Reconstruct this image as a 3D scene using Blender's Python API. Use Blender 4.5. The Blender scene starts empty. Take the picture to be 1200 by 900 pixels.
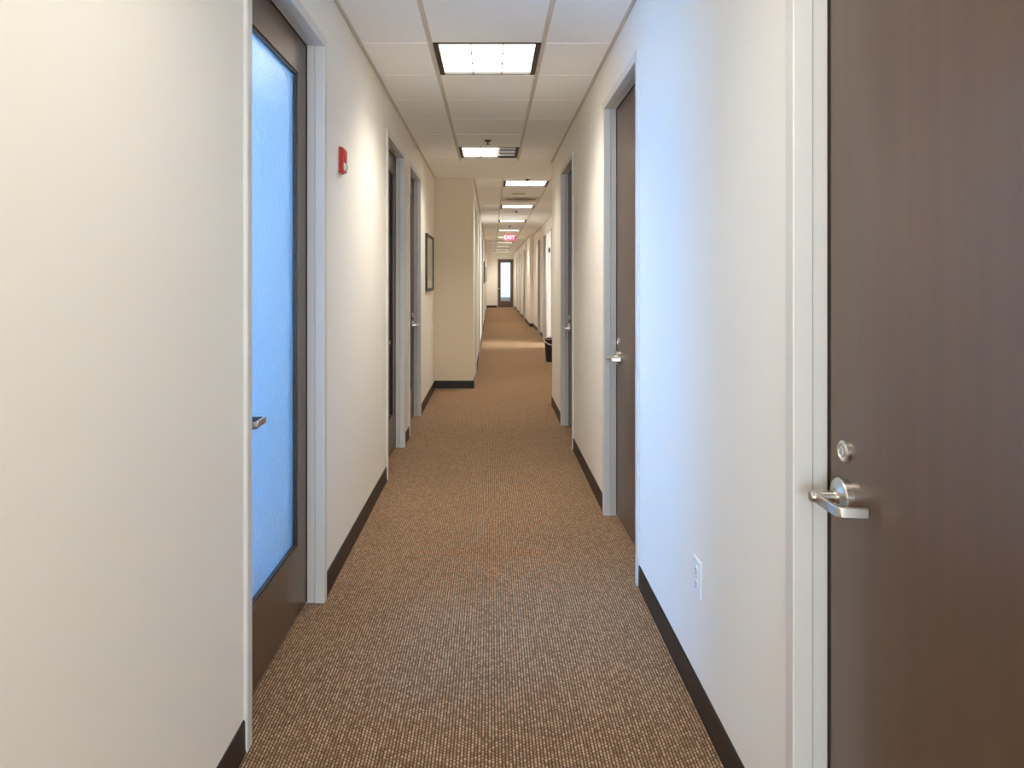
import bpy, bmesh, math, random
from mathutils import Vector, Matrix
random.seed(7)
C = bpy.context.scene.collection
sc = bpy.context.scene

# ------------------------------------------------------------------ measures (metres)
CAMZ, H = 1.4185, 2.74
XL, XR = -0.743, 0.684          # near corridor walls
XL2 = -0.236                    # left wall beyond the jutting wall
XR2, XR3 = 1.25, 1.155           # right wall beyond the return, and beyond the jog
YB, YS, YR, YJ, YE = -4.0, 9.4, 8.15, 21.6, 36.5
TW = 0.15                       # wall thickness
T = 0.6355                      # ceiling module
FW, PROUD, REC = 0.045, 0.012, 0.069

# ------------------------------------------------------------------ materials
def new_mat(name):
    m = bpy.data.materials.new(name); m.use_nodes = True
    nt = m.node_tree; nt.nodes.clear()
    out = nt.nodes.new('ShaderNodeOutputMaterial')
    return m, nt, out

def principled(name, col, rough=0.5, metal=0.0, spec=0.5, ior=1.5, noise=0.0, nscale=(8, 8, 8), bump=0.0, bscale=200.0, coat=0.0):
    m, nt, out = new_mat(name)
    b = nt.nodes.new('ShaderNodeBsdfPrincipled')
    b.inputs['Base Color'].default_value = (*col, 1)
    b.inputs['Roughness'].default_value = rough
    b.inputs['Metallic'].default_value = metal
    b.inputs['Specular IOR Level'].default_value = spec
    b.inputs['IOR'].default_value = ior
    b.inputs['Coat Weight'].default_value = coat
    nt.links.new(b.outputs[0], out.inputs[0])
    geo = nt.nodes.new('ShaderNodeNewGeometry')
    if noise > 0:
        mp = nt.nodes.new('ShaderNodeMapping'); mp.inputs['Scale'].default_value = nscale
        nz = nt.nodes.new('ShaderNodeTexNoise'); nz.inputs['Scale'].default_value = 1; nz.inputs['Detail'].default_value = 4
        nt.links.new(geo.outputs['Position'], mp.inputs[0]); nt.links.new(mp.outputs[0], nz.inputs['Vector'])
        mx = nt.nodes.new('ShaderNodeMix'); mx.data_type = 'RGBA'
        mx.inputs[6].default_value = (*[c * (1 - noise) for c in col], 1)
        mx.inputs[7].default_value = (*[min(1, c * (1 + noise)) for c in col], 1)
        nt.links.new(nz.outputs[0], mx.inputs[0]); nt.links.new(mx.outputs[2], b.inputs['Base Color'])
    if bump > 0:
        nz2 = nt.nodes.new('ShaderNodeTexNoise'); nz2.inputs['Scale'].default_value = bscale; nz2.inputs['Detail'].default_value = 3
        nt.links.new(geo.outputs['Position'], nz2.inputs['Vector'])
        bp = nt.nodes.new('ShaderNodeBump'); bp.inputs['Strength'].default_value = bump; bp.inputs['Distance'].default_value = 0.001
        nt.links.new(nz2.outputs[0], bp.inputs['Height']); nt.links.new(bp.outputs[0], b.inputs['Normal'])
    return m

def emission(name, col, strength):
    m, nt, out = new_mat(name)
    e = nt.nodes.new('ShaderNodeEmission'); e.inputs[0].default_value = (*col, 1); e.inputs[1].default_value = strength
    nt.links.new(e.outputs[0], out.inputs[0]); return m

def carpet_mat():
    m, nt, out = new_mat('loop_carpet')
    N = nt.nodes.new; L = nt.links.new
    b = N('ShaderNodeBsdfPrincipled'); b.inputs['Roughness'].default_value = 0.95; b.inputs['Specular IOR Level'].default_value = 0.08
    b.inputs['Sheen Weight'].default_value = 0.5; b.inputs['Sheen Roughness'].default_value = 0.5
    b.inputs['Sheen Tint'].default_value = (1.0, 0.70, 0.42, 1)
    geo = N('ShaderNodeNewGeometry')
    mp = N('ShaderNodeMapping'); mp.inputs['Scale'].default_value = (96, 74, 0)
    L(geo.outputs['Position'], mp.inputs[0])
    sx = N('ShaderNodeSeparateXYZ'); L(mp.outputs[0], sx.inputs[0])
    # rows of loops along the corridor; every second row is offset by half a loop
    fl = N('ShaderNodeMath'); fl.operation = 'FLOOR'; L(sx.outputs[0], fl.inputs[0])
    off = N('ShaderNodeMath'); off.operation = 'MULTIPLY'; off.inputs[1].default_value = 0.5; L(fl.outputs[0], off.inputs[0])
    wn0 = N('ShaderNodeTexNoise'); wn0.inputs['Scale'].default_value = 26; L(geo.outputs['Position'], wn0.inputs['Vector'])
    yy = N('ShaderNodeMath'); yy.operation = 'ADD'; L(sx.outputs[1], yy.inputs[0]); L(off.outputs[0], yy.inputs[1])
    yw = N('ShaderNodeMath'); yw.operation = 'MULTIPLY_ADD'; L(wn0.outputs[0], yw.inputs[0]); yw.inputs[1].default_value = 1.6; L(yy.outputs[0], yw.inputs[2])
    fy = N('ShaderNodeMath'); fy.operation = 'FRACT'; L(yw.outputs[0], fy.inputs[0])
    fly = N('ShaderNodeMath'); fly.operation = 'FLOOR'; L(yw.outputs[0], fly.inputs[0])
    fx = N('ShaderNodeMath'); fx.operation = 'FRACT'; L(sx.outputs[0], fx.inputs[0])
    def hump(n):
        s = N('ShaderNodeMath'); s.operation = 'MULTIPLY'; s.inputs[1].default_value = math.pi; L(n.outputs[0], s.inputs[0])
        q = N('ShaderNodeMath'); q.operation = 'SINE'; L(s.outputs[0], q.inputs[0]); return q
    hx, hy = hump(fx), hump(fy)
    hq = N('ShaderNodeMath'); hq.operation = 'MULTIPLY_ADD'; L(hy.outputs[0], hq.inputs[0]); hq.inputs[1].default_value = 0.6; hq.inputs[2].default_value = 0.4
    hh = N('ShaderNodeMath'); hh.operation = 'MULTIPLY'; L(hx.outputs[0], hh.inputs[0]); L(hq.outputs[0], hh.inputs[1])
    cb = N('ShaderNodeCombineXYZ'); L(fl.outputs[0], cb.inputs[0]); L(fly.outputs[0], cb.inputs[1])
    wn = N('ShaderNodeTexWhiteNoise'); wn.noise_dimensions = '2D'; L(cb.outputs[0], wn.inputs['Vector'])
    # yarn colour per loop
    rp = N('ShaderNodeValToRGB'); cr = rp.color_ramp
    cr.elements[0].position = 0.0; cr.elements[0].color = (0.21, 0.112, 0.062, 1)
    cr.elements[1].position = 1.0; cr.elements[1].color = (0.55, 0.34, 0.215, 1)
    e = cr.elements.new(0.5); e.color = (0.35, 0.203, 0.118, 1)
    L(wn.outputs[0], rp.inputs[0])
    gap = N('ShaderNodeValToRGB'); gap.color_ramp.elements[0].position = 0.26; gap.color_ramp.elements[0].color = (0.05, 0.038, 0.032, 1)
    gap.color_ramp.elements[1].position = 0.8; gap.color_ramp.elements[1].color = (1, 1, 1, 1)
    L(hh.outputs[0], gap.inputs[0])
    mu = N('ShaderNodeMix'); mu.data_type = 'RGBA'; mu.blend_type = 'MULTIPLY'; mu.inputs[0].default_value = 1
    L(rp.outputs[0], mu.inputs[6]); L(gap.outputs[0], mu.inputs[7])
    # slow wear variation
    nz = N('ShaderNodeTexNoise'); nz.inputs['Scale'].default_value = 2.2; nz.inputs['Detail'].default_value = 4
    L(geo.outputs['Position'], nz.inputs['Vector'])
    rg = N('ShaderNodeMapRange'); rg.inputs[1].default_value = 0.3; rg.inputs[2].default_value = 0.7; rg.inputs[3].default_value = 0.94; rg.inputs[4].default_value = 1.06
    L(nz.outputs[0], rg.inputs[0])
    mv = N('ShaderNodeMix'); mv.data_type = 'RGBA'; mv.blend_type = 'MULTIPLY'; mv.inputs[0].default_value = 1
    L(mu.outputs[2], mv.inputs[6]); L(rg.outputs[0], mv.inputs[7]); L(mv.outputs[2], b.inputs['Base Color'])
    bp = N('ShaderNodeBump'); bp.inputs['Strength'].default_value = 0.6; bp.inputs['Distance'].default_value = 0.003
    L(hh.outputs[0], bp.inputs['Height']); L(bp.outputs[0], b.inputs['Normal'])
    L(b.outputs[0], out.inputs[0]); return m

def frosted_mat():
    m, nt, out = new_mat('frosted_rain_glass')
    N = nt.nodes.new; L = nt.links.new
    geo = N('ShaderNodeNewGeometry')
    v = N('ShaderNodeTexVoronoi'); v.inputs['Scale'].default_value = 75
    n = N('ShaderNodeTexNoise'); n.inputs['Scale'].default_value = 40; n.inputs['Detail'].default_value = 4
    L(geo.outputs['Position'], v.inputs['Vector']); L(geo.outputs['Position'], n.inputs['Vector'])
    ad = N('ShaderNodeMath'); ad.operation = 'ADD'; L(v.outputs['Distance'], ad.inputs[0]); L(n.outputs[0], ad.inputs[1])
    bp = N('ShaderNodeBump'); bp.inputs['Strength'].default_value = 0.35; bp.inputs['Distance'].default_value = 0.003
    L(ad.outputs[0], bp.inputs['Height'])
    tr = N('ShaderNodeBsdfTranslucent'); tr.inputs[0].default_value = (0.80, 0.86, 0.90, 1); L(bp.outputs[0], tr.inputs['Normal'])
    gl = N('ShaderNodeBsdfGlossy'); gl.inputs[0].default_value = (1, 1, 1, 1); gl.inputs['Roughness'].default_value = 0.18; L(bp.outputs[0], gl.inputs['Normal'])
    fr = N('ShaderNodeFresnel'); fr.inputs[0].default_value = 1.45; L(bp.outputs[0], fr.inputs['Normal'])
    rf = N('ShaderNodeBsdfRefraction'); rf.inputs[0].default_value = (0.9, 0.95, 0.97, 1); rf.inputs['Roughness'].default_value = 0.5; rf.inputs['IOR'].default_value = 1.1
    L(bp.outputs[0], rf.inputs['Normal'])
    tm_ = N('ShaderNodeMixShader'); tm_.inputs[0].default_value = 0.78; L(tr.outputs[0], tm_.inputs[1]); L(rf.outputs[0], tm_.inputs[2])
    mx = N('ShaderNodeMixShader'); L(fr.outputs[0], mx.inputs[0]); L(tm_.outputs[0], mx.inputs[1]); L(gl.outputs[0], mx.inputs[2])
    L(mx.outputs[0], out.inputs[0]); return m

M = dict(
    wall=principled('cream_wall_paint', (0.87, 0.825, 0.74), 0.55, spec=0.3, bump=0.05, bscale=350),
    tan=principled('tan_wall_paint', (0.76, 0.65, 0.48), 0.55, spec=0.3, bump=0.05, bscale=350),  # tan base colour, used for the jutting wall alone
    white=principled('white_wall_paint', (0.83, 0.82, 0.80), 0.6, spec=0.3),
    tile=principled('ceiling_tile', (0.93, 0.91, 0.87), 0.9, spec=0.1, noise=0.03, nscale=(60, 60, 60), bump=0.15, bscale=500),
    tee=principled('ceiling_tee_enamel', (0.66, 0.58, 0.48), 0.5),
    base=principled('vinyl_baseboard', (0.022, 0.014, 0.011), 0.45, spec=0.4),
    frame=principled('grey_frame_enamel', (0.68, 0.655, 0.61), 0.38, spec=0.45),
    door=principled('espresso_wood_veneer', (0.098, 0.058, 0.036), 0.34, spec=0.65, ior=1.65, noise=0.25, nscale=(30, 30, 1.2)),
    stop=principled('dark_glazing_bead', (0.03, 0.021, 0.017), 0.4),
    nickel=principled('satin_nickel', (0.66, 0.62, 0.57), 0.28, metal=1.0),
    dark=principled('dark_bronze', (0.035, 0.030, 0.024), 0.5),
    gasket=principled('brown_gap_seal', (0.03, 0.02, 0.015), 0.8),
    carpet=carpet_mat(), glass=frosted_mat(),
    diffuser=emission('fluorescent_diffuser', (1.0, 0.945, 0.86), 2.3),
    louver=principled('louver_enamel', (0.22, 0.20, 0.17), 0.4),
    unlit=principled('unlit_diffuser', (0.85, 0.86, 0.88), 0.3),
    red=principled('fire_alarm_red', (0.52, 0.035, 0.02), 0.35),
    lens=principled('strobe_lens', (0.78, 0.70, 0.62), 0.15, spec=0.7),
    plastic=principled('white_plastic', (0.80, 0.81, 0.82), 0.3),
    slot=principled('dark_slot', (0.03, 0.03, 0.035), 0.6),
    black=principled('black_plastic', (0.018, 0.016, 0.016), 0.4),
    bag=principled('bin_liner_plastic', (0.72, 0.66, 0.58), 0.4),
    print_=principled('pale_print', (0.46, 0.43, 0.36), 0.3, noise=0.35, nscale=(9, 9, 5)),
    mat_=principled('picture_mat', (0.58, 0.54, 0.46), 0.5),
    brass=principled('sprinkler_bronze', (0.16, 0.11, 0.07), 0.4, metal=0.8),
    vent=principled('vent_enamel', (0.62, 0.55, 0.45), 0.4),
    exit_red=emission('exit_red_glow', (0.95, 0.07, 0.14), 1.15),
    exit_white=emission('exit_letter_glow', (1.0, 0.62, 0.60), 1.1),
    alu=principled('window_aluminium', (0.6, 0.6, 0.6), 0.4, metal=0.5),
)

M['door'].node_tree.nodes['Principled BSDF'].inputs['Specular Tint'].default_value = (1.0, 0.86, 0.74, 1)
# ------------------------------------------------------------------ building helpers
ORG = {}
def tag(o, label=None, cat=None, group=None, kind=None):
    if label: o['label'] = label
    if cat: o['category'] = cat
    if group: o['group'] = group
    if kind: o['kind'] = kind
    return o

def empty(name, loc, label=None, cat=None, group=None, kind=None):
    o = bpy.data.objects.new(name, None); C.objects.link(o); o.location = loc; o.empty_display_size = 0.1
    ORG[o.name] = Vector(loc); return tag(o, label, cat, group, kind)

def ident(a, b, c): return (a, b, c)

class MB:
    """collects shapes (in a local frame mapped to world by fn) into one mesh"""
    def __init__(s, fn=ident): s.bm = bmesh.new(); s.fn = fn
    def v(s, p): return s.bm.verts.new(s.fn(*p))
    def poly_prism(s, pts2, lo, hi, axis):
        """extrude a 2D outline between lo and hi along the local axis (0,1,2)"""
        def mk(p, t):
            q = [0, 0, 0]; i, j = [k for k in range(3) if k != axis]; q[i], q[j], q[axis] = p[0], p[1], t; return q
        A = [s.v(mk(p, lo)) for p in pts2]; B = [s.v(mk(p, hi)) for p in pts2]
        n = len(A)
        s.bm.faces.new(A); s.bm.faces.new(B[::-1])
        for i in range(n): s.bm.faces.new((A[i], B[i], B[(i + 1) % n], A[(i + 1) % n]))
        return s
    def box(s, x0, x1, y0, y1, z0, z1):
        return s.poly_prism([(x0, y0), (x1, y0), (x1, y1), (x0, y1)], z0, z1, 2)
    def rings(s, rs, cap=True, closed=False):
        """rs: list of rings of local points"""
        R = [[s.v(p) for p in r] for r in rs]; n = len(R[0])
        for i in range(len(R) - (0 if closed else 1)):
            a, b = R[i], R[(i + 1) % len(R)]
            for k in range(n): s.bm.faces.new((a[k], a[(k + 1) % n], b[(k + 1) % n], b[k]))
        if cap and not closed: s.bm.faces.new(R[0]); s.bm.faces.new(R[-1][::-1])
        return s
    def lathe(s, c, prof, axis=2, n=32):
        """prof: (radius, t) along axis from centre c"""
        i, j = [k for k in range(3) if k != axis]
        out = []
        for r, t in prof:
            ring = []
            for k in range(n):
                a = 2 * math.pi * k / n; q = list(c); q[i] += r * math.cos(a); q[j] += r * math.sin(a); q[axis] += t; ring.append(tuple(q))
            out.append(ring)
        return s.rings(out)
    def build(s, name, mat, parent=None, smooth=False, bevel=0.0, seg=2):
        bm = s.bm
        bmesh.ops.recalc_face_normals(bm, faces=bm.faces)
        lo = Vector((min(v.co.x for v in bm.verts), min(v.co.y for v in bm.verts), min(v.co.z for v in bm.verts)))
        hi = Vector((max(v.co.x for v in bm.verts), max(v.co.y for v in bm.verts), max(v.co.z for v in bm.verts)))
        org = Vector(((lo.x + hi.x) / 2, (lo.y + hi.y) / 2, lo.z))
        bmesh.ops.translate(bm, verts=bm.verts, vec=-org)
        me = bpy.data.meshes.new(name); bm.to_mesh(me); bm.free()
        if smooth:
            for p in me.polygons: p.use_smooth = True
            try: me.set_sharp_from_angle(angle=math.radians(35))
            except Exception: pass
        me.materials.append(mat)
        o = bpy.data.objects.new(name, me); C.objects.link(o)
        if parent is not None:
            o.parent = parent; o.location = org - ORG[parent.name]
        else: o.location = org
        ORG[o.name] = org
        if bevel > 0:
            b = o.modifiers.new('edge', 'BEVEL'); b.width = bevel; b.segments = seg; b.limit_method = 'ANGLE'; b.angle_limit = math.radians(40)
        return o

def copy_tree(o, parent=None):
    c = o.copy(); C.objects.link(c)
    if parent is not None:
        c.parent = parent
    for ch in [x for x in bpy.data.objects if x.parent == o and x != c]: copy_tree(ch, c)
    return c

# ------------------------------------------------------------------ door table: (u0,u1) outer frame along the corridor
DL = [(2.16, 3.205), (5.08, 6.125), (6.47, 7.515)]
DR = [(0.606, 1.651), (3.33, 4.375), (6.0, 7.045)]
DL2 = [(9.80, 10.845), (13.1, 14.145), (17.6, 18.645), (24.0, 25.045)]
DR2 = [(13.1, 14.145), (16.42, 17.465), (18.4, 19.445)]
OPEN = (14.98, 16.16)
DR3 = [(24.9, 25.945), (28.6, 29.645), (32.0, 33.045)]
DTOP = 2.44 + FW

# ------------------------------------------------------------------ walls
def long_wall(name, x0, x1, ya, yb, holes, label, mat='wall'):
    m = MB(); y = ya
    for a, b in sorted(holes):
        if a > y: m.box(x0, x1, y, a + 0.02, 0, H + 0.06)
        m.box(x0, x1, a + 0.02, b - 0.02, DTOP - 0.02, H + 0.06); y = b - 0.02
    m.box(x0, x1, y, yb, 0, H + 0.06)
    return tag(m.build(name, M[mat]), label, 'wall', kind='structure')

long_wall('wall_left', XL - TW, XL, YB, YS, DL, 'cream painted left corridor wall holding the blue glass door')
long_wall('wall_right', XR, XR + TW, YB, YR, DR, 'cream painted right corridor wall with the power outlet')
long_wall('wall_left_far', XL2 - TW, XL2, YS + TW, YE, DL2, 'cream left wall running on beyond the jutting corner')
long_wall('wall_right_far', XR2, XR2 + TW, YR, YJ, DR2 + [OPEN], 'cream right wall beyond the corner with the waste bin')
long_wall('wall_right_end', XR3, XR3 + TW, YJ, YE, DR3, 'cream right wall of the last stretch before the end door')
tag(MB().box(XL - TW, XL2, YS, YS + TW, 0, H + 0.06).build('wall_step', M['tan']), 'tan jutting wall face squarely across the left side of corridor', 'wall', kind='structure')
tag(MB().box(XR + TW, XR2 + TW, YR - TW, YR, 0, H + 0.06).build('wall_return', M['wall']), 'short return wall behind the right corner near the bin', 'wall', kind='structure')
ED = (0.275, 1.145)   # end door outer frame in x
m = MB(); m.box(XL2 - TW, ED[0] + .02, YE, YE + TW, 0, H + .06); m.box(ED[1] - .02, XR3 + TW, YE, YE + TW, 0, H + .06); m.box(ED[0] + .02, ED[1] - .02, YE, YE + TW, DTOP - .02, H + .06)
tag(m.build('wall_end', M['wall']), 'cream end wall around the far glass door', 'wall', kind='structure')
# wall behind the camera, with a window
m = MB(); wx0, wx1 = -0.6, 0.54
m.box(XL - TW, wx0, YB - TW, YB, 0, H + .06); m.box(wx1, XR + TW, YB - TW, YB, 0, H + .06); m.box(wx0, wx1, YB - TW, YB, 0, .2); m.box(wx0, wx1, YB - TW, YB, 2.3, H + .06)
tag(m.build('wall_back', M['wall']), 'cream wall closing the corridor behind the viewer around a window', 'wall', kind='structure')
m = MB()
for a, b, c, d in ((wx0, wx0 + .05, .2, 2.3), (wx1 - .05, wx1, .2, 2.3), (wx0 + .05, wx1 - .05, .2, .25), (wx0 + .05, wx1 - .05, 2.25, 2.3)): m.box(a, b, YB - .1, YB - .04, c, d)
tag(m.build('window_1', M['alu']), 'aluminium framed daylight window behind the viewer', 'window', kind='structure')

# ------------------------------------------------------------------ floor
m = MB(); m.box(XL - TW - .02, XR2 + TW, YB - TW, YE + TW + 1.2, -0.1, 0)
tag(m.build('floor', M['carpet']), 'brown ribbed loop pile carpet along the corridor', 'floor', kind='structure')

# ------------------------------------------------------------------ baseboards
def base_run(name, x_wall, side, spans, label):
    m = MB()
    for a, b in spans:
        pts = [(x_wall, 0), (x_wall + side * 0.009, 0), (x_wall + side * 0.006, 0.012), (x_wall + side * 0.005, 0.094), (x_wall + side * 0.002, 0.099), (x_wall, 0.1)]
        m.poly_prism([(p[0], p[1]) for p in pts], a, b, 1)
    return tag(m.build(name, M['base']), label, 'baseboard', kind='structure')
def gaps(ya, yb, holes):
    out, y = [], ya
    for a, b in sorted(holes): out.append((y, a)); y = b
    out.append((y, yb)); return [s for s in out if s[1] - s[0] > 0.01]
base_run('baseboard_left', XL, 1, gaps(YB, YS, DL), 'dark brown baseboard along the near left wall')
base_run('baseboard_right', XR, -1, gaps(YB, YR + .006, DR), 'dark brown baseboard along the near right wall')
base_run('baseboard_left_far', XL2, 1, gaps(YS - .006, YE, DL2), 'dark brown baseboard along the far left wall')
base_run('baseboard_right_far', XR2, -1, gaps(YR, YJ, DR2 + [OPEN]), 'dark brown baseboard between bin and wall jog')
base_run('baseboard_right_end', XR3, -1, gaps(YJ - .006, YE, DR3), 'dark brown baseboard on the last right stretch')
tag(MB().box(XL, XL2 + .006, YS - .006, YS, 0, .1).build('baseboard_step', M['base']), 'dark brown baseboard under the tan jutting wall', 'baseboard', kind='structure')
tag(MB().box(XR3 - .006, XR2, YJ - .006, YJ, 0, .1).build('baseboard_jog', M['base']), 'dark brown baseboard stub at the right wall jog', 'baseboard', kind='structure')
tag(MB().box(XL2, ED[0], YE - .006, YE, 0, .1).build('baseboard_end', M['base']), 'dark brown baseboard left of the far glass door', 'baseboard', kind='structure')

# ------------------------------------------------------------------ ceiling: lay-in tiles with reveal, grid behind
LN = [4.03 + k * 5 * T - 0 for k in (-2, -1, 0, 1)]        # rows of near lights (start y)
LF = [9.65 + k * 5 * T for k in range(9)]
VENT_Y = 9.65 + 3 * T
MX = [-0.343, 0.2925]; MX2 = [0.155, 0.155 + T]
YBK = 4.03 + T * 6 + T * 0.35                                # end of the near grid
tm = MB(); gm = MB()
def tile(x0, x1, y0, y1, gl, gr):
    a, b, c, d = x0 + gl, x1 - gr, y0 + .006, y1 - .006
    e = 0.004
    tm.rings([[(a, c, H + .02), (b, c, H + .02), (b, d, H + .02), (a, d, H + .02)],
              [(a, c, H + e), (b, c, H + e), (b, d, H + e), (a, d, H + e)],
              [(a + e, c + e, H), (b - e, c + e, H), (b - e, d - e, H), (a + e, d - e, H)]])
G = .0125
r = -13
while True:
    y0 = 4.03 + r * T; y1 = y0 + T; r += 1
    if y0 < YB: y0 = YB
    if y1 > YBK: y1 = YBK
    if y1 - y0 < 0.02: 
        if y0 >= YBK - .02: break
        continue
    tile(XL, MX[0], y0, y1, .012, G); tile(MX[1], XR, y0, y1, G, .012)
    if not any(abs(y0 - l) < .05 for l in LN): tile(MX[0], MX[1], y0, y1, G, G)
    gm.box(XL, XR, y1 - .011, y1 + .011, H + .008, H + .014)
    if y1 >= YBK - .001: break
for x in MX: gm.box(x - .012, x + .012, YB, YBK, H + .007, H + .014)
y0 = YS
while y0 < YE - .02:
    y1 = 9.65 if y0 == YS else min(y0 + T, YE)
    xr = XR2 if y0 < YJ - .1 else XR3
    tile(XL2, MX2[0], y0, y1, .012, G); tile(MX2[1], xr, y0, y1, G, .012)
    if not any(abs(y0 - l) < .05 for l in LF) and abs(y0 - VENT_Y) > .05: tile(MX2[0], MX2[1], y0, y1, G, G)
    gm.box(XL2, xr, y1 - .011, y1 + .011, H + .008, H + .014)
    y0 = y1
for x in MX2: gm.box(x - .012, x + .012, YS, YE, H + .007, H + .014)
tm.box(XL, XR2, YBK, YS, H, H + .02)                          # flush bulkhead across the step
tag(tm.build('ceiling', M['tile']), 'off-white suspended tile ceiling over the corridor', 'ceiling', kind='structure')
tag(gm.build('trim_1', M['tee']), 'beige tee grid between the ceiling tiles', 'ceiling grid', kind='structure')
tag(MB().box(XL - TW, XR2 + TW, YB - TW, YE + TW, H + .10, H + .14).build('ceiling_slab', M['slot']), 'dark plenum deck hidden above the ceiling tiles', 'ceiling', kind='structure')
def angle_trim(name, x, side, ya, yb, label):
    m = MB(); m.box(min(x, x + side * .002), max(x, x + side * .002), ya, yb, H - .003, H + .02); m.box(min(x, x + side * .019), max(x, x + side * .019), ya, yb, H - .003, H - .0005)
    return tag(m.build(name, M['tee']), label, 'ceiling trim', kind='structure')
angle_trim('trim_2', XL, 1, YB, YS, 'beige wall angle where near left wall meets ceiling')
angle_trim('trim_3', XR, -1, YB, YR, 'beige wall angle where near right wall meets ceiling')
angle_trim('trim_4', XL2, 1, YS, YE, 'beige wall angle where far left wall meets ceiling')
angle_trim('trim_5', XR2, -1, YR, YJ, 'beige wall angle above the bin side of right wall')
angle_trim('trim_6', XR3, -1, YJ, YE, 'beige wall angle on last stretch of right wall')

# ------------------------------------------------------------------ doors
def map_left(x):  return lambda u, n, z: (x + n, u, z)       # u along +Y, n out of the wall
def map_right(x): return lambda u, n, z: (x - n, u, z)
def map_end(y):   return lambda u, n, z: (u, y - n, z)

def lever_set(parent, fn, uc, zc, nface, d, lock):
    """rose, neck, arm and return; d = direction of the arm along u"""
    hb = MB(fn).lathe((uc, nface, zc), [(0.0395, 0), (0.0395, .013), (0.037, .0165), (0.020, .0185), (0.0165, .021), (0.0165, .026), (0.0, .0261)], axis=1, n=40)
    h = hb.build('door_handle', M['nickel'], parent, smooth=True)
    h['label'] = 'satin nickel lever handle'
    lm = MB(fn)
    n1 = nface + .062
    lm.lathe((uc, nface + .02, zc), [(0.0125, 0), (0.0125, .042), (0.0105, .056), (0.0, .0562)], axis=1, n=24)
    # flat arm swept: from the neck along u, then returning to the door
    hw = .0105
    path = [(uc - d * .012, n1), (uc + d * .03, n1 + .004), (uc + d * .098, n1 + .003), (uc + d * .104, n1 - .001), (uc + d * .1065, n1 - .010), (uc + d * .112, nface + .010)]
    th = .010
    rs = []
    for i, (u, n) in enumerate(path):
        a = path[max(0, i - 1)]; b = path[min(len(path) - 1, i + 1)]
        t = Vector((b[0] - a[0], b[1] - a[1])).normalized(); q = Vector((-t.y, t.x)) * th / 2
        rs.append([(u + q.x, n + q.y, zc - hw), (u - q.x, n - q.y, zc - hw), (u - q.x, n - q.y, zc + hw), (u + q.x, n + q.y, zc + hw)])
    lm.rings(rs)
    lm.build('lever', M['nickel'], h, smooth=True, bevel=.002)
    if lock:
        k = MB(fn).lathe((uc, nface, zc + .096), [(0.0235, 0), (0.0235, .006), (0.020, .009), (0.016, .009), (0.0145, .006), (0.0, .0061)], axis=1, n=36).build('lock_cylinder', M['nickel'], parent, smooth=True)
        kk = MB(fn); kk.lathe((uc, nface + .0055, zc + .096), [(0.0105, 0), (0.0105, .004), (0, .0041)], axis=1, n=24); kk.build('key_plug', M['alu'], k, smooth=True)
        ks = MB(fn); ks.box(uc - .0012, uc + .0012, nface + .0094, nface + .0099, zc + .091, zc + .102); ks.build('keyhole', M['slot'], k)

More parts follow.
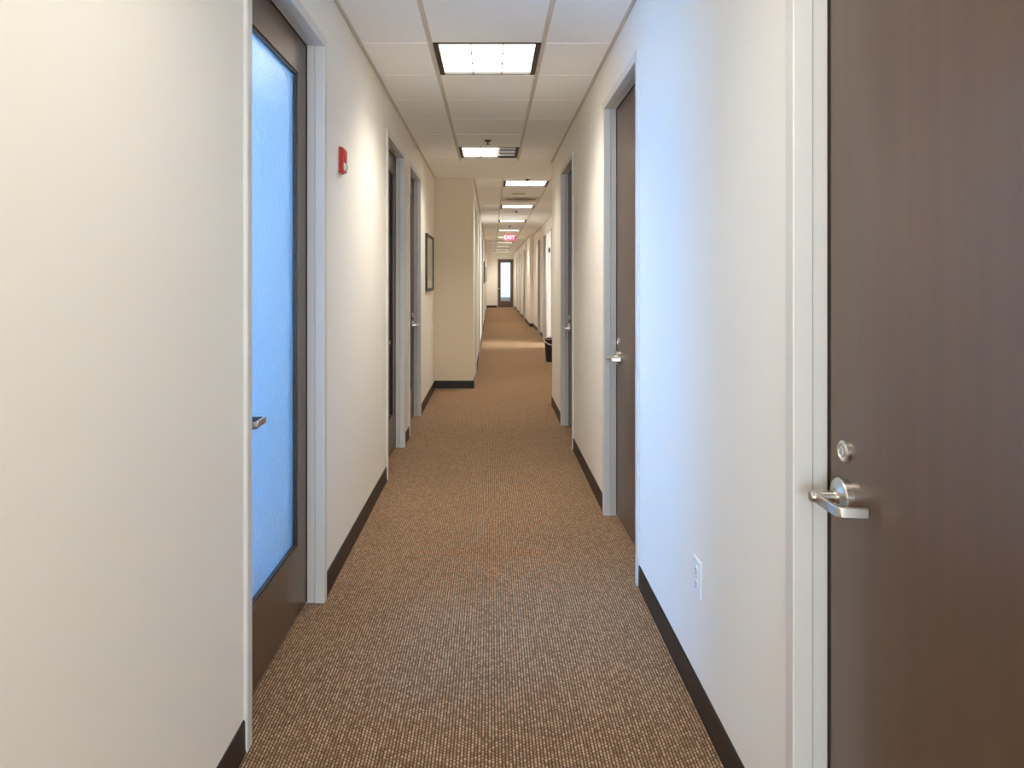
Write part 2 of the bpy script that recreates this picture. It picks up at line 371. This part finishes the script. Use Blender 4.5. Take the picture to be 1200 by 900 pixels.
def door(name, fn, u0, u1, origin, lever_at, glazed, lock, label, leaf=True):
    d = empty(name, origin, label, 'door', kind='structure')
    # jamb profile (u offset from the outer edge, n): face, reveal, bead step, stop
    prof = [(0, -.05), (0, PROUD - .003), (.003, PROUD), (FW - .003, PROUD), (FW, PROUD - .003), (FW, -.030), (FW - .004, -.034), (FW - .004, -REC + .001), (FW + .012, -REC - .050), (FW + .012, -TW - PROUD), (0, -TW - PROUD), (0, -TW), (.02, -TW), (.02, -.05)]
    if not leaf:
        prof = [(0, -.002), (0, PROUD - .003), (.003, PROUD), (FW - .003, PROUD), (FW, PROUD - .003), (FW, -TW - PROUD), (0, -TW - PROUD), (0, -TW), (.02, -TW), (.02, -.002)]
    else:
        prof[0] = (0, -.002); prof[-1] = (.02, -.002)
        prof[7:9] = [(FW - .004, -REC - .048), (FW + .014, -REC - .048)]
        prof[9] = (FW + .014, -TW - PROUD)
    fm = MB(fn)
    fm.poly_prism([(u0 + a, n) for a, n in prof], 0, DTOP, 2)
    fm.poly_prism([(u1 - a, n) for a, n in prof], 0, DTOP, 2)
    # head: outline in (n, z) extruded along u
    fm.poly_prism([(n, DTOP - a) for a, n in prof], u0 + FW - .001, u1 - FW + .001, 0)
    fm.build('door_frame', M['frame'], d)
    if not leaf: return d
    gk = MB(fn)  # dark strips standing in for the shade in the gap round the leaf
    gk.box(u0 + FW - .005, u0 + FW - .001, -REC - .002, -REC + .0035, .004, 2.44); gk.box(u1 - FW + .001, u1 - FW + .005, -REC - .002, -REC + .0035, .004, 2.44)
    gk.box(u0 + FW - .001, u1 - FW + .001, -REC - .002, -REC + .0035, 2.44 + .001, 2.44 + .005)
    gk.build('door_seal', M['gasket'], d)
    a, b, zt, zb = u0 + FW + .003, u1 - FW - .003, 2.44 - .002, .012
    n1, n0 = -REC, -REC - .045
    lm = MB(fn)
    if glazed:
        st, tr, br = .132, .150, .30
        lm.box(a, a + st, n0, n1, zb, zt); lm.box(b - st, b, n0, n1, zb, zt)
        lm.box(a + st, b - st, n0, n1, zt - tr, zt); lm.box(a + st, b - st, n0, n1, zb, br)
        l = lm.build('door_leaf', M['door'], d)
        l['label'] = 'dark brown glazed door leaf'
        bm_ = MB(fn); ga, gb, gz0, gz1 = a + st, b - st, br, zt - tr; w = .010
        for q in ((ga, ga + w, gz0, gz1), (gb - w, gb, gz0, gz1), (ga + w, gb - w, gz0, gz0 + w), (ga + w, gb - w, gz1 - w, gz1)):
            bm_.box(q[0], q[1], n0 + .006, n1 - .006, q[2], q[3])
        bm_.build('glazing_bead', M['stop'], l)
        p = MB(fn).box(ga + .004, gb - .004, n1 - .026, n1 - .020, gz0 + .004, gz1 - .004).build('glass_pane', M['glass'], l)
        p['label'] = 'frosted textured glass pane'
    else:
        lm.box(a, b, n0, n1, zb, zt); l = lm.build('door_leaf', M['door'], d, bevel=.0015)
    lo = lever_at == 'lo'
    uc = a + .07 if lo else b - .07
    lever_set(d, fn, uc, .957, n1, 1 if lo else -1, lock)
    return d

nd = [0]
def put(side, x, spans, levers, glaz, locks, labels):
    for (a, b), lv, g, k, lb in zip(spans, levers, glaz, locks, labels):
        nd[0] += 1
        fn = map_left(x) if side < 0 else map_right(x)
        door('door_%d' % nd[0], fn, a, b, (x, (a + b) / 2, 0), lv, g, k, lb)
put(-1, XL, DL, ['lo', 'lo', 'hi'], [True] * 3, [False, False, True],
    ['dark brown door with blue lit frosted glass on the left', 'dark glazed brown door just past the red fire alarm', 'dark glazed brown door beside the framed wall picture'])
put(1, XR, DR, ['hi'] * 3, [False] * 3, [True] * 3,
    ['large solid brown door at the right edge with nickel lever', 'solid brown door beyond the power outlet on right wall', 'solid brown door before the right corner hiding the bin'])
put(-1, XL2, DL2, ['lo'] * 4, [False] * 4, [False] * 4,
    ['brown door edge-on just behind the jutting wall corner', 'second brown door edge-on behind the jutting wall', 'brown door edge-on just before the far hanging pictures', 'brown door edge-on between the two far hanging pictures'])
put(1, XR2, DR2, ['hi'] * 3, [False] * 3, [False] * 3,
    ['brown door almost hidden by the right corner above the bin', 'brown door just beyond the bright open doorway', 'brown door before the jog of the far right wall'])
put(1, XR3, DR3, ['hi'] * 3, [False] * 3, [False] * 3,
    ['first brown door beyond the jog on far right wall', 'second brown door beyond the jog on far right wall', 'brown door nearest the end wall on far right wall'])
dc = [o for o in bpy.data.objects if o.get('label', '').startswith('brown door almost hidden')][0]
m = MB(map_right(XR2)); m.box(13.72, 14.04, PROUD, .075, 2.425, 2.475); m.box(13.76, 13.79, .03, .06, 2.40, 2.425)
m.build('door_closer', M['black'], dc, bevel=.004)
nd[0] += 1
door('door_%d' % nd[0], map_end(YE), ED[0], ED[1], ((ED[0] + ED[1]) / 2, YE, 0), 'lo', True, False, 'dark framed frosted glass door closing the far corridor end')
nd[0] += 1
door('door_%d' % nd[0], map_right(XR2), OPEN[0], OPEN[1], (XR2, sum(OPEN) / 2, 0), 'hi', False, False, 'open doorway frame bright with daylight above the waste bin', leaf=False)

# ------------------------------------------------------------------ rooms behind the glass (shells that hold the daylight)
def shell(name, x0, x1, y0, y1, open_side, label, mat='white'):
    m = MB(); t = .05
    m.box(x0, x1, y0, y1, H + .02, H + .06)
    if open_side != 'x0': m.box(x0 - t, x0, y0 - t, y1 + t, 0, H + .06)
    if open_side != 'x1': m.box(x1, x1 + t, y0 - t, y1 + t, 0, H + .06)
    if open_side != 'y0': m.box(x0, x1, y0 - t, y0, 0, H + .06)
    m.box(x0, x1, y1, y1 + t, 0, H + .06)
    o = m.build(name, M[mat]); return tag(o, label, 'wall', kind='structure')
shell('wall_office', -3.9, XL - TW - .02, 1.3, 4.3, 'x1', 'white office walls behind the blue glass door')
tag(MB().box(-3.9, XL - TW - .02, 1.3, 4.3, -.1, 0).build('floor_office', M['carpet']), 'brown carpet in the office behind the blue glass', 'floor', kind='structure')
shell('wall_side_room', XR2 + TW, 4.4, 14.4, OPEN[1] + .06, 'x0', 'white daylit room walls inside the open doorway')
tag(MB().box(XR2 + TW, 4.4, 14.4, OPEN[1] + .06, -.1, 0).build('floor_side_room', M['carpet']), 'brown carpet inside the open doorway room', 'floor', kind='structure')
shell('wall_vestibule', XL2 - TW, XR3 + TW, YE + TW + .01, YE + 1.2, 'y0', 'white vestibule walls behind the far glass door')

def area(name, loc, rot, sx, sy, col, power, spread=180):
    l = bpy.data.lights.new(name, 'AREA'); l.shape = 'RECTANGLE'; l.size = sx; l.size_y = sy; l.color = col; l.energy = power; l.spread = math.radians(spread)
    o = bpy.data.objects.new(name, l); C.objects.link(o); o.location = loc; o.rotation_euler = rot; return o
R90 = math.pi / 2
# daylight windows of those rooms and the window behind the viewer
area('office_window_daylight', (-3.0, 2.0, 1.6), (0, -R90, 0), 2.0, 1.2, (0.11, 0.43, 1.0), 108)
area('office_ceiling_lamp', (-1.08, 2.7, 2.69), (0, 0, 0), 0.15, 1.1, (1.0, 0.95, 0.88), 34)
area('side_room_daylight', (4.3, 15.3, 1.4), (0, R90, 0), 1.8, 1.4, (0.86, 0.93, 1.0), 58)
area('vestibule_daylight', (0.6, YE + 1.1, 1.5), (-R90, 0, 0), 1.2, 2.0, (0.80, 0.90, 1.0), 5.5)
area('back_window_daylight', (-0.02, YB - .3, 1.4), (R90, 0, 0), 0.85, 1.8, (0.64, 0.81, 1.0), 62)
area('sunlit_paving_bounce', (-0.02, YB - 3.4, -0.12), (math.pi, 0, 0), 4.0, 6.0, (0.88, 0.94, 1.0), 750)  # unseen upward fill lamp, added outside the window to lift the ceiling

# ------------------------------------------------------------------ recessed ceiling lights
def make_light(x0, y0, unlit_right=False):
    d = empty('ceiling_light', (x0 + T / 2, y0 + T / 2, H))
    a, b, c, e = x0 + .014, x0 + T - .014, y0 + .014, y0 + T - .014
    w = .030
    m = MB()
    for q in ((a, b, c, c + .004), (a, b, e - .010, e)): m.box(*q, H - .002, H + .07)
    for q in ((a, a + w, c + .004, e - .010), (b - w, b, c + .004, e - .010)): m.box(*q, H - .002, H + .07)
    m.build('light_frame', M['dark'], d)
    ia, ib, ic, ie = a + w, b - w, c + .004, e - .010
    third = (ib - ia) / 3
    dm = MB().box(ia, ib - (third if unlit_right else 0), ic, ie, H + .016, H + .02)
    dm.build('diffuser', M['diffuser'], d)
    if unlit_right:
        u = MB().box(ib - third, ib, ic, ie, H + .016, H + .02)
        for k in range(3): u.lathe((ib - third / 2, ic + (k + .5) * (ie - ic) / 3 , H + .013), [(0.010, -third * .45), (0.010, third * .45)], axis=0, n=16)
        o = u.build('unlit_panel', M['unlit'], d); o['label'] = 'dead grey section of light panel'
    g = MB()
    for k in (1, 2):
        x = ia + third * k; g.box(x - .003, x + .003, ic, ie, H + .003, H + .014)
        y = ic + (ie - ic) / 3 * k; g.box(ia, ib, y - .003, y + .003, H + .004, H + .014)
    g.build('louver', M['louver'], d)
    ld = bpy.data.lights.new('fixture_lamp', 'AREA'); ld.shape = 'RECTANGLE'; ld.size = ie - ic; ld.size_y = (ie - ic) * (.66 if unlit_right else 1)
    ld.size, ld.size_y = ld.size_y, ld.size
    ld.color = (1.0, 0.945, 0.86); ld.energy = LAMP * (.7 if unlit_right else 1); ld.spread = math.radians(122)
    lo_ = bpy.data.objects.new('fixture_lamp', ld); C.objects.link(lo_); lo_.parent = d; lo_.location = (-third / 2 if unlit_right else 0, 0, .015)
    return d
LAMP = 10.4
GL = 'recessed square ceiling lights along the corridor'
L0 = make_light(MX[0], LN[2]); tag(L0, 'nearest ceiling light, square with nine bright cells', 'ceiling light', GL)
L1 = make_light(MX[0], LN[3], True); tag(L1, 'square ceiling light with its right third unlit', 'ceiling light', GL)
def dup(x0, y0, label):
    o = copy_tree(L0); o.location = (x0 + T / 2, y0 + T / 2, H); tag(o, label, 'ceiling light', GL); return o
def dim(o, f):
    for ch in o.children:
        if ch.type == 'LIGHT': ch.data = ch.data.copy(); ch.data.energy = LAMP * f
for o in (dup(MX[0], LN[0], 'ceiling light over the corridor near the rear window'), dup(MX[0], LN[1], 'ceiling light overhead beside the large brown door')): dim(o, .38)
FLAB = ['ceiling light just beyond the jutting wall, before the air vent', 'ceiling light directly beyond the air vent', 'second ceiling light beyond the air vent',
        'ceiling light directly in front of the red exit sign', 'ceiling light partly hidden behind the red exit sign', 'second ceiling light beyond the red exit sign',
        'third ceiling light beyond the red exit sign', 'ceiling light second from the far glass door', 'last ceiling light before the far glass door']
for y, lb in zip(LF, FLAB): dup(MX2[0], y, lb)

# ------------------------------------------------------------------ sprinklers
def make_sprinkler(x, y):
    d = empty('sprinkler_head', (x, y, H))
    MB().lathe((x, y, H), [(.034, 0.002), (.034, -.004), (.026, -.012), (.013, -.016), (0, -.0161)], n=28).build('escutcheon', M['brass'], d, smooth=True)
    MB().lathe((x, y, H), [(.011, -.012), (.009, -.022), (.005, -.026), (.005, -.038), (0, -.039)], n=16).build('nozzle', M['brass'], d, smooth=True)
    MB().lathe((x, y, H), [(.0, -.0375), (.018, -.038), (.018, -.040), (0, -.0405)], n=20).build('deflector', M['brass'], d, smooth=True)
    return d
GS = 'fire sprinkler heads in the ceiling'
S0 = tag(make_sprinkler(-.035, 6.85), 'bronze sprinkler head hanging just before the half-unlit ceiling light', 'sprinkler', GS)
for x, y, lb in ((.475, 9.52, 'dark sprinkler head before the ceiling light at the jutting wall'), (.48, 13.95, 'sprinkler head just beyond the light behind the air vent'), (.45, 17.8, 'sprinkler head second in line beyond the air vent')):
    o = copy_tree(S0); o.location = (x, y, H); tag(o, lb, 'sprinkler', GS)

# ------------------------------------------------------------------ air vent and slim slot
d = empty('air_vent', (MX2[0] + T / 2, VENT_Y + T / 2, H), 'square beige ceiling air vent between the ceiling lights', 'air vent')
cx, cy = MX2[0] + T / 2, VENT_Y + T / 2
N4 = 64
def sqp(r, z): 
    out = []
    for k in range(N4):
        t = 2 * math.pi * k / N4 + math.pi / 4; q = max(abs(math.cos(t)), abs(math.sin(t))); out.append((cx + r * math.cos(t) / q, cy + r * math.sin(t) / q, z))
    return out
def cir(r, z): return [(cx + r * math.cos(2 * math.pi * k / N4 + math.pi / 4), cy + r * math.sin(2 * math.pi * k / N4 + math.pi / 4), z) for k in range(N4)]
MB().rings([sqp(.31, H - .003), sqp(.31, H + .006), cir(.262, H + .006), cir(.262, H - .012), cir(.275, H - .003)], cap=False, closed=True).build('vent_frame', M['vent'], d)
for k, (r0, r1) in enumerate(((.250, .200), (.182, .132), (.114, .070))):
    MB().rings([cir(r0, H - .022), cir(r1, H + .024), cir(r1 - .003, H + .024), cir(r0 - .004, H - .022)], cap=False, closed=True).build('louver', M['vent'], d, smooth=True)
MB().lathe((cx, cy, H), [(.048, -.020), (.048, -.014), (0, -.0139)], n=32).build('vent_core', M['vent'], d)
MB().box(cx - .30, cx + .30, cy - .30, cy + .30, H + .05, H + .055).build('vent_plenum', M['slot'], d)
d = empty('slot_vent', (.42, 11.08, H), 'small flat rectangular beige plate on ceiling before the air vent', 'vent')
MB().box(.315, .525, 11.03, 11.13, H - .012, H + .001).build('cover', M['vent'], d, bevel=.003)
m = MB()
for k in range(2): m.box(.33, .51, 11.05 + k * .045, 11.055 + k * .045, H - .0125, H - .0119)
m.build('slot', M['slot'], d)

# ------------------------------------------------------------------ exit sign
EY, EX = 20.95, .52
d = empty('exit_sign', (EX, EY, 2.545), 'glowing red ceiling mounted sign reading EXIT', 'exit sign')
MB().box(EX - .16, EX + .16, EY, EY + .05, 2.545, 2.725).build('housing', M['plastic'], d, bevel=.004)
MB().box(EX - .09, EX + .09, EY + .005, EY + .045, 2.725, H + .001).build('canopy', M['plastic'], d)
f = MB().box(EX - .150, EX + .150, EY - .003, EY + .001, 2.555, 2.715).build('sign_face', M['exit_red'], d)
cu = bpy.data.curves.new('exit_text', 'FONT'); cu.body = 'EXIT'; cu.size = .15; cu.align_x = 'CENTER'; cu.align_y = 'CENTER'; cu.extrude = .001; cu.offset = .0025
to = bpy.data.objects.new('exit_text', cu); C.objects.link(to); bpy.context.view_layer.update()
me = bpy.data.meshes.new_from_object(to.evaluated_get(bpy.context.evaluated_depsgraph_get())); bpy.data.objects.remove(to)
me.transform(Matrix.Rotation(R90, 4, 'X')); me.materials.clear(); me.materials.append(M['exit_white'])
lo = bpy.data.objects.new('lettering', me); C.objects.link(lo); lo.parent = f; lo.location = Vector((EX, EY - .0045, 2.635)) - ORG[f.name]
MB().lathe((EX + .125, EY - .003, 2.572), [(.012, 0), (.012, -.006), (0, -.0061)], axis=1, n=16).build('test_button', M['black'], d)

# ------------------------------------------------------------------ fire alarm strobe
d = empty('mounted_fire_alarm', (XL, 3.55, 1.94), 'red fire alarm strobe mounted on the cream left wall', 'fire alarm')
fn = map_left(XL); y0, y1 = 3.505, 3.58; z0, z1 = 1.938, 2.066
MB(fn).box(y0, y1, 0, .012, z0, z1).build('back_plate', M['red'], d, bevel=.003)
m = MB(fn); m.poly_prism([(0.012, z0 + .004), (.026, z0 + .004), (.026, z0 + .050), (.029, z1 - .020), (.022, z1 - .004), (.012, z1 - .004)], y0 + .004, y1 - .004, 0); m.build('housing', M['red'], d, bevel=.003)
m = MB(fn)
for k in range(5): m.box(y0 + .016, y1 - .016, 0.0275, .0296, z1 - .03 - k * .010, z1 - .025 - k * .010)
m.build('sounder_grille', M['red'], d)
m = MB(fn); m.poly_prism([(.024, z0 + .010), (.034, z0 + .016), (.037, z0 + .032), (.032, z0 + .046), (.024, z0 + .050)], y0 + .001, y1 - .022, 0)
o = m.build('strobe_lens', M['lens'], d, bevel=.003); o['label'] = 'pale clear strobe lens'

# ------------------------------------------------------------------ outlet
d = empty('power_outlet', (XR, 2.385, .375), 'white duplex power outlet low on the right wall', 'outlet')
fn = map_right(XR); u0, u1, z0, z1 = 2.343, 2.427, .372, .496
MB(fn).box(u0, u1, 0, .006, z0, z1).build('cover_plate', M['plastic'], d, bevel=.003)
for zc in (.412, .456):
    s = MB(fn); s.rings([[(2.385 + .0165 * max(-.82, min(.82, math.cos(a))) / .82, n, zc + .0165 * math.sin(a)) for a in [2 * math.pi * k / 28 for k in range(28)]] for n in (.004, .0085)])
    so = s.build('socket', M['plastic'], d, smooth=True)
    q = MB(fn); q.box(2.378, 2.3805, .008, .0088, zc - .002, zc + .008); q.box(2.3895, 2.392, .008, .0088, zc - .001, zc + .007); q.box(2.382, 2.388, .008, .0088, zc - .010, zc - .005)
    q.build('slot', M['slot'], so)
MB(fn).lathe((2.385, .006, .434), [(.004, 0), (.004, .0015), (0, .0016)], axis=1, n=14).build('screw', M['alu'], d)

# ------------------------------------------------------------------ pictures
def picture(x, ya, yb, z0, z1, label, th=.024):
    fn = map_left(x); d = empty('wall_picture', (x, (ya + yb) / 2, z0), label, 'picture', 'framed pictures on the left walls')
    m = MB(fn); w = .032
    m.box(ya, ya + w, 0, th, z0, z1); m.box(yb - w, yb, 0, th, z0, z1); m.box(ya + w, yb - w, 0, th, z0, z0 + w); m.box(ya + w, yb - w, 0, th, z1 - w, z1)
    m.build('picture_frame', M['black'], d, bevel=.002)
    b = MB(fn).box(ya + w, yb - w, 0, .010, z0 + w, z1 - w).build('mount', M['mat_'], d)
    MB(fn).box(ya + w + .09, yb - w - .09, .010, .0112, z0 + w + .09, z1 - w - .09).build('print', M['print_'], b)
picture(XL, 8.08, 9.0, 1.286, 1.94, 'black framed pale picture beside the tan jutting wall')
picture(XL2, 21.4, 22.3, 1.30, 1.95, 'dark framed picture seen edge-on along the far left wall')
picture(XL2, 29.3, 30.1, 1.32, 1.93, 'small dark picture edge-on nearest the end wall')

# ------------------------------------------------------------------ waste bin with liner
bx, by = 1.07, 12.5
d = empty('waste_bin', (bx, by, 0), 'black waste bin with pale liner bag, half hidden by right corner', 'waste bin')
MB().lathe((bx, by, 0), [(0, .008), (.122, .008), (.124, .0), (.130, .004), (.152, .37), (.158, .385), (.158, .394), (.150, .394), (.146, .37), (.124, .02), (0, .02)], n=40).build('bin_body', M['black'], d, smooth=True)
m = MB(); rs = []
n = 56
for k in range(n):                                      # loose mouth of the liner bag: over the rim on one side, drooping below it on the other
    a = 2 * math.pi * k / n
    ca, sa = math.cos(a), math.sin(a)
    f = .5 + .5 * math.cos(a + 1.25)                    # 1 where the hem hangs lowest (towards the viewer)
    zc = .396 - .115 * f ** 1.3 + .003 * math.sin(9 * a)
    w_ = .017 - .007 * f; r_ = .157 + .006 * (1 - f) - .026 * f * (.396 - zc) / .12 + .008 * f
    rs.append([(bx + (r_ + .007 * math.cos(t)) * ca, by + (r_ + .007 * math.cos(t)) * sa, zc + w_ * math.sin(t)) for t in [2 * math.pi * q / 10 for q in range(10)]])
m.rings(rs, cap=False, closed=True)
m.rings([[(bx + (.1585 + .003 * math.cos(t)) * math.cos(a), by + (.1585 + .003 * math.cos(t)) * math.sin(a), .394 + .0045 * math.sin(t)) for t in [2 * math.pi * q / 8 for q in range(8)]] for a in [2 * math.pi * k / n for k in range(n)]], cap=False, closed=True)
m.build('liner_bag', M['bag'], d, smooth=True)

# ------------------------------------------------------------------ oval plaque on the bright room wall
d = MB(lambda u, n_, z: (u, OPEN[1] - FW - n_, z)); px = 1.292
d.rings([[(px + .020 * math.cos(a), n_, 2.075 + .060 * math.sin(a)) for a in [2 * math.pi * k / 32 for k in range(32)]] for n_ in (0, .010)])
tag(d.build('jamb_plate', M['black'], bevel=.003), 'small dark oval plate high on the bright open doorway jamb', 'plate')

# ------------------------------------------------------------------ world, camera, view
w = bpy.data.worlds.new('World'); sc.world = w; w.use_nodes = True
w.node_tree.nodes['Background'].inputs[0].default_value = (0.45, 0.62, 0.9, 1); w.node_tree.nodes['Background'].inputs[1].default_value = 0.02
cam = bpy.data.cameras.new('Camera'); co = bpy.data.objects.new('Camera', cam); C.objects.link(co)
co.location = (0, 0, CAMZ); co.rotation_euler = (R90, 0, 0)
cam.sensor_fit = 'HORIZONTAL'; cam.sensor_width = 36; cam.lens = 845 / 1200 * 36
cam.shift_x = (600 - 576) / 1200; cam.shift_y = -(450 - 327.5) / 1200
cam.clip_start = 0.02; cam.clip_end = 200
sc.camera = co
sc.view_settings.view_transform = 'Standard'; sc.view_settings.look = 'None'; sc.view_settings.gamma = 1; sc.view_settings.use_curve_mapping = False
sc.view_settings.exposure = 1.2
sc.cycles.use_denoising = True
sc.cycles.max_bounces = 14; sc.cycles.diffuse_bounces = 8; sc.cycles.glossy_bounces = 5; sc.cycles.transmission_bounces = 6
sc.cycles.sample_clamp_indirect = 8; sc.cycles.caustics_reflective = False; sc.cycles.caustics_refractive = True
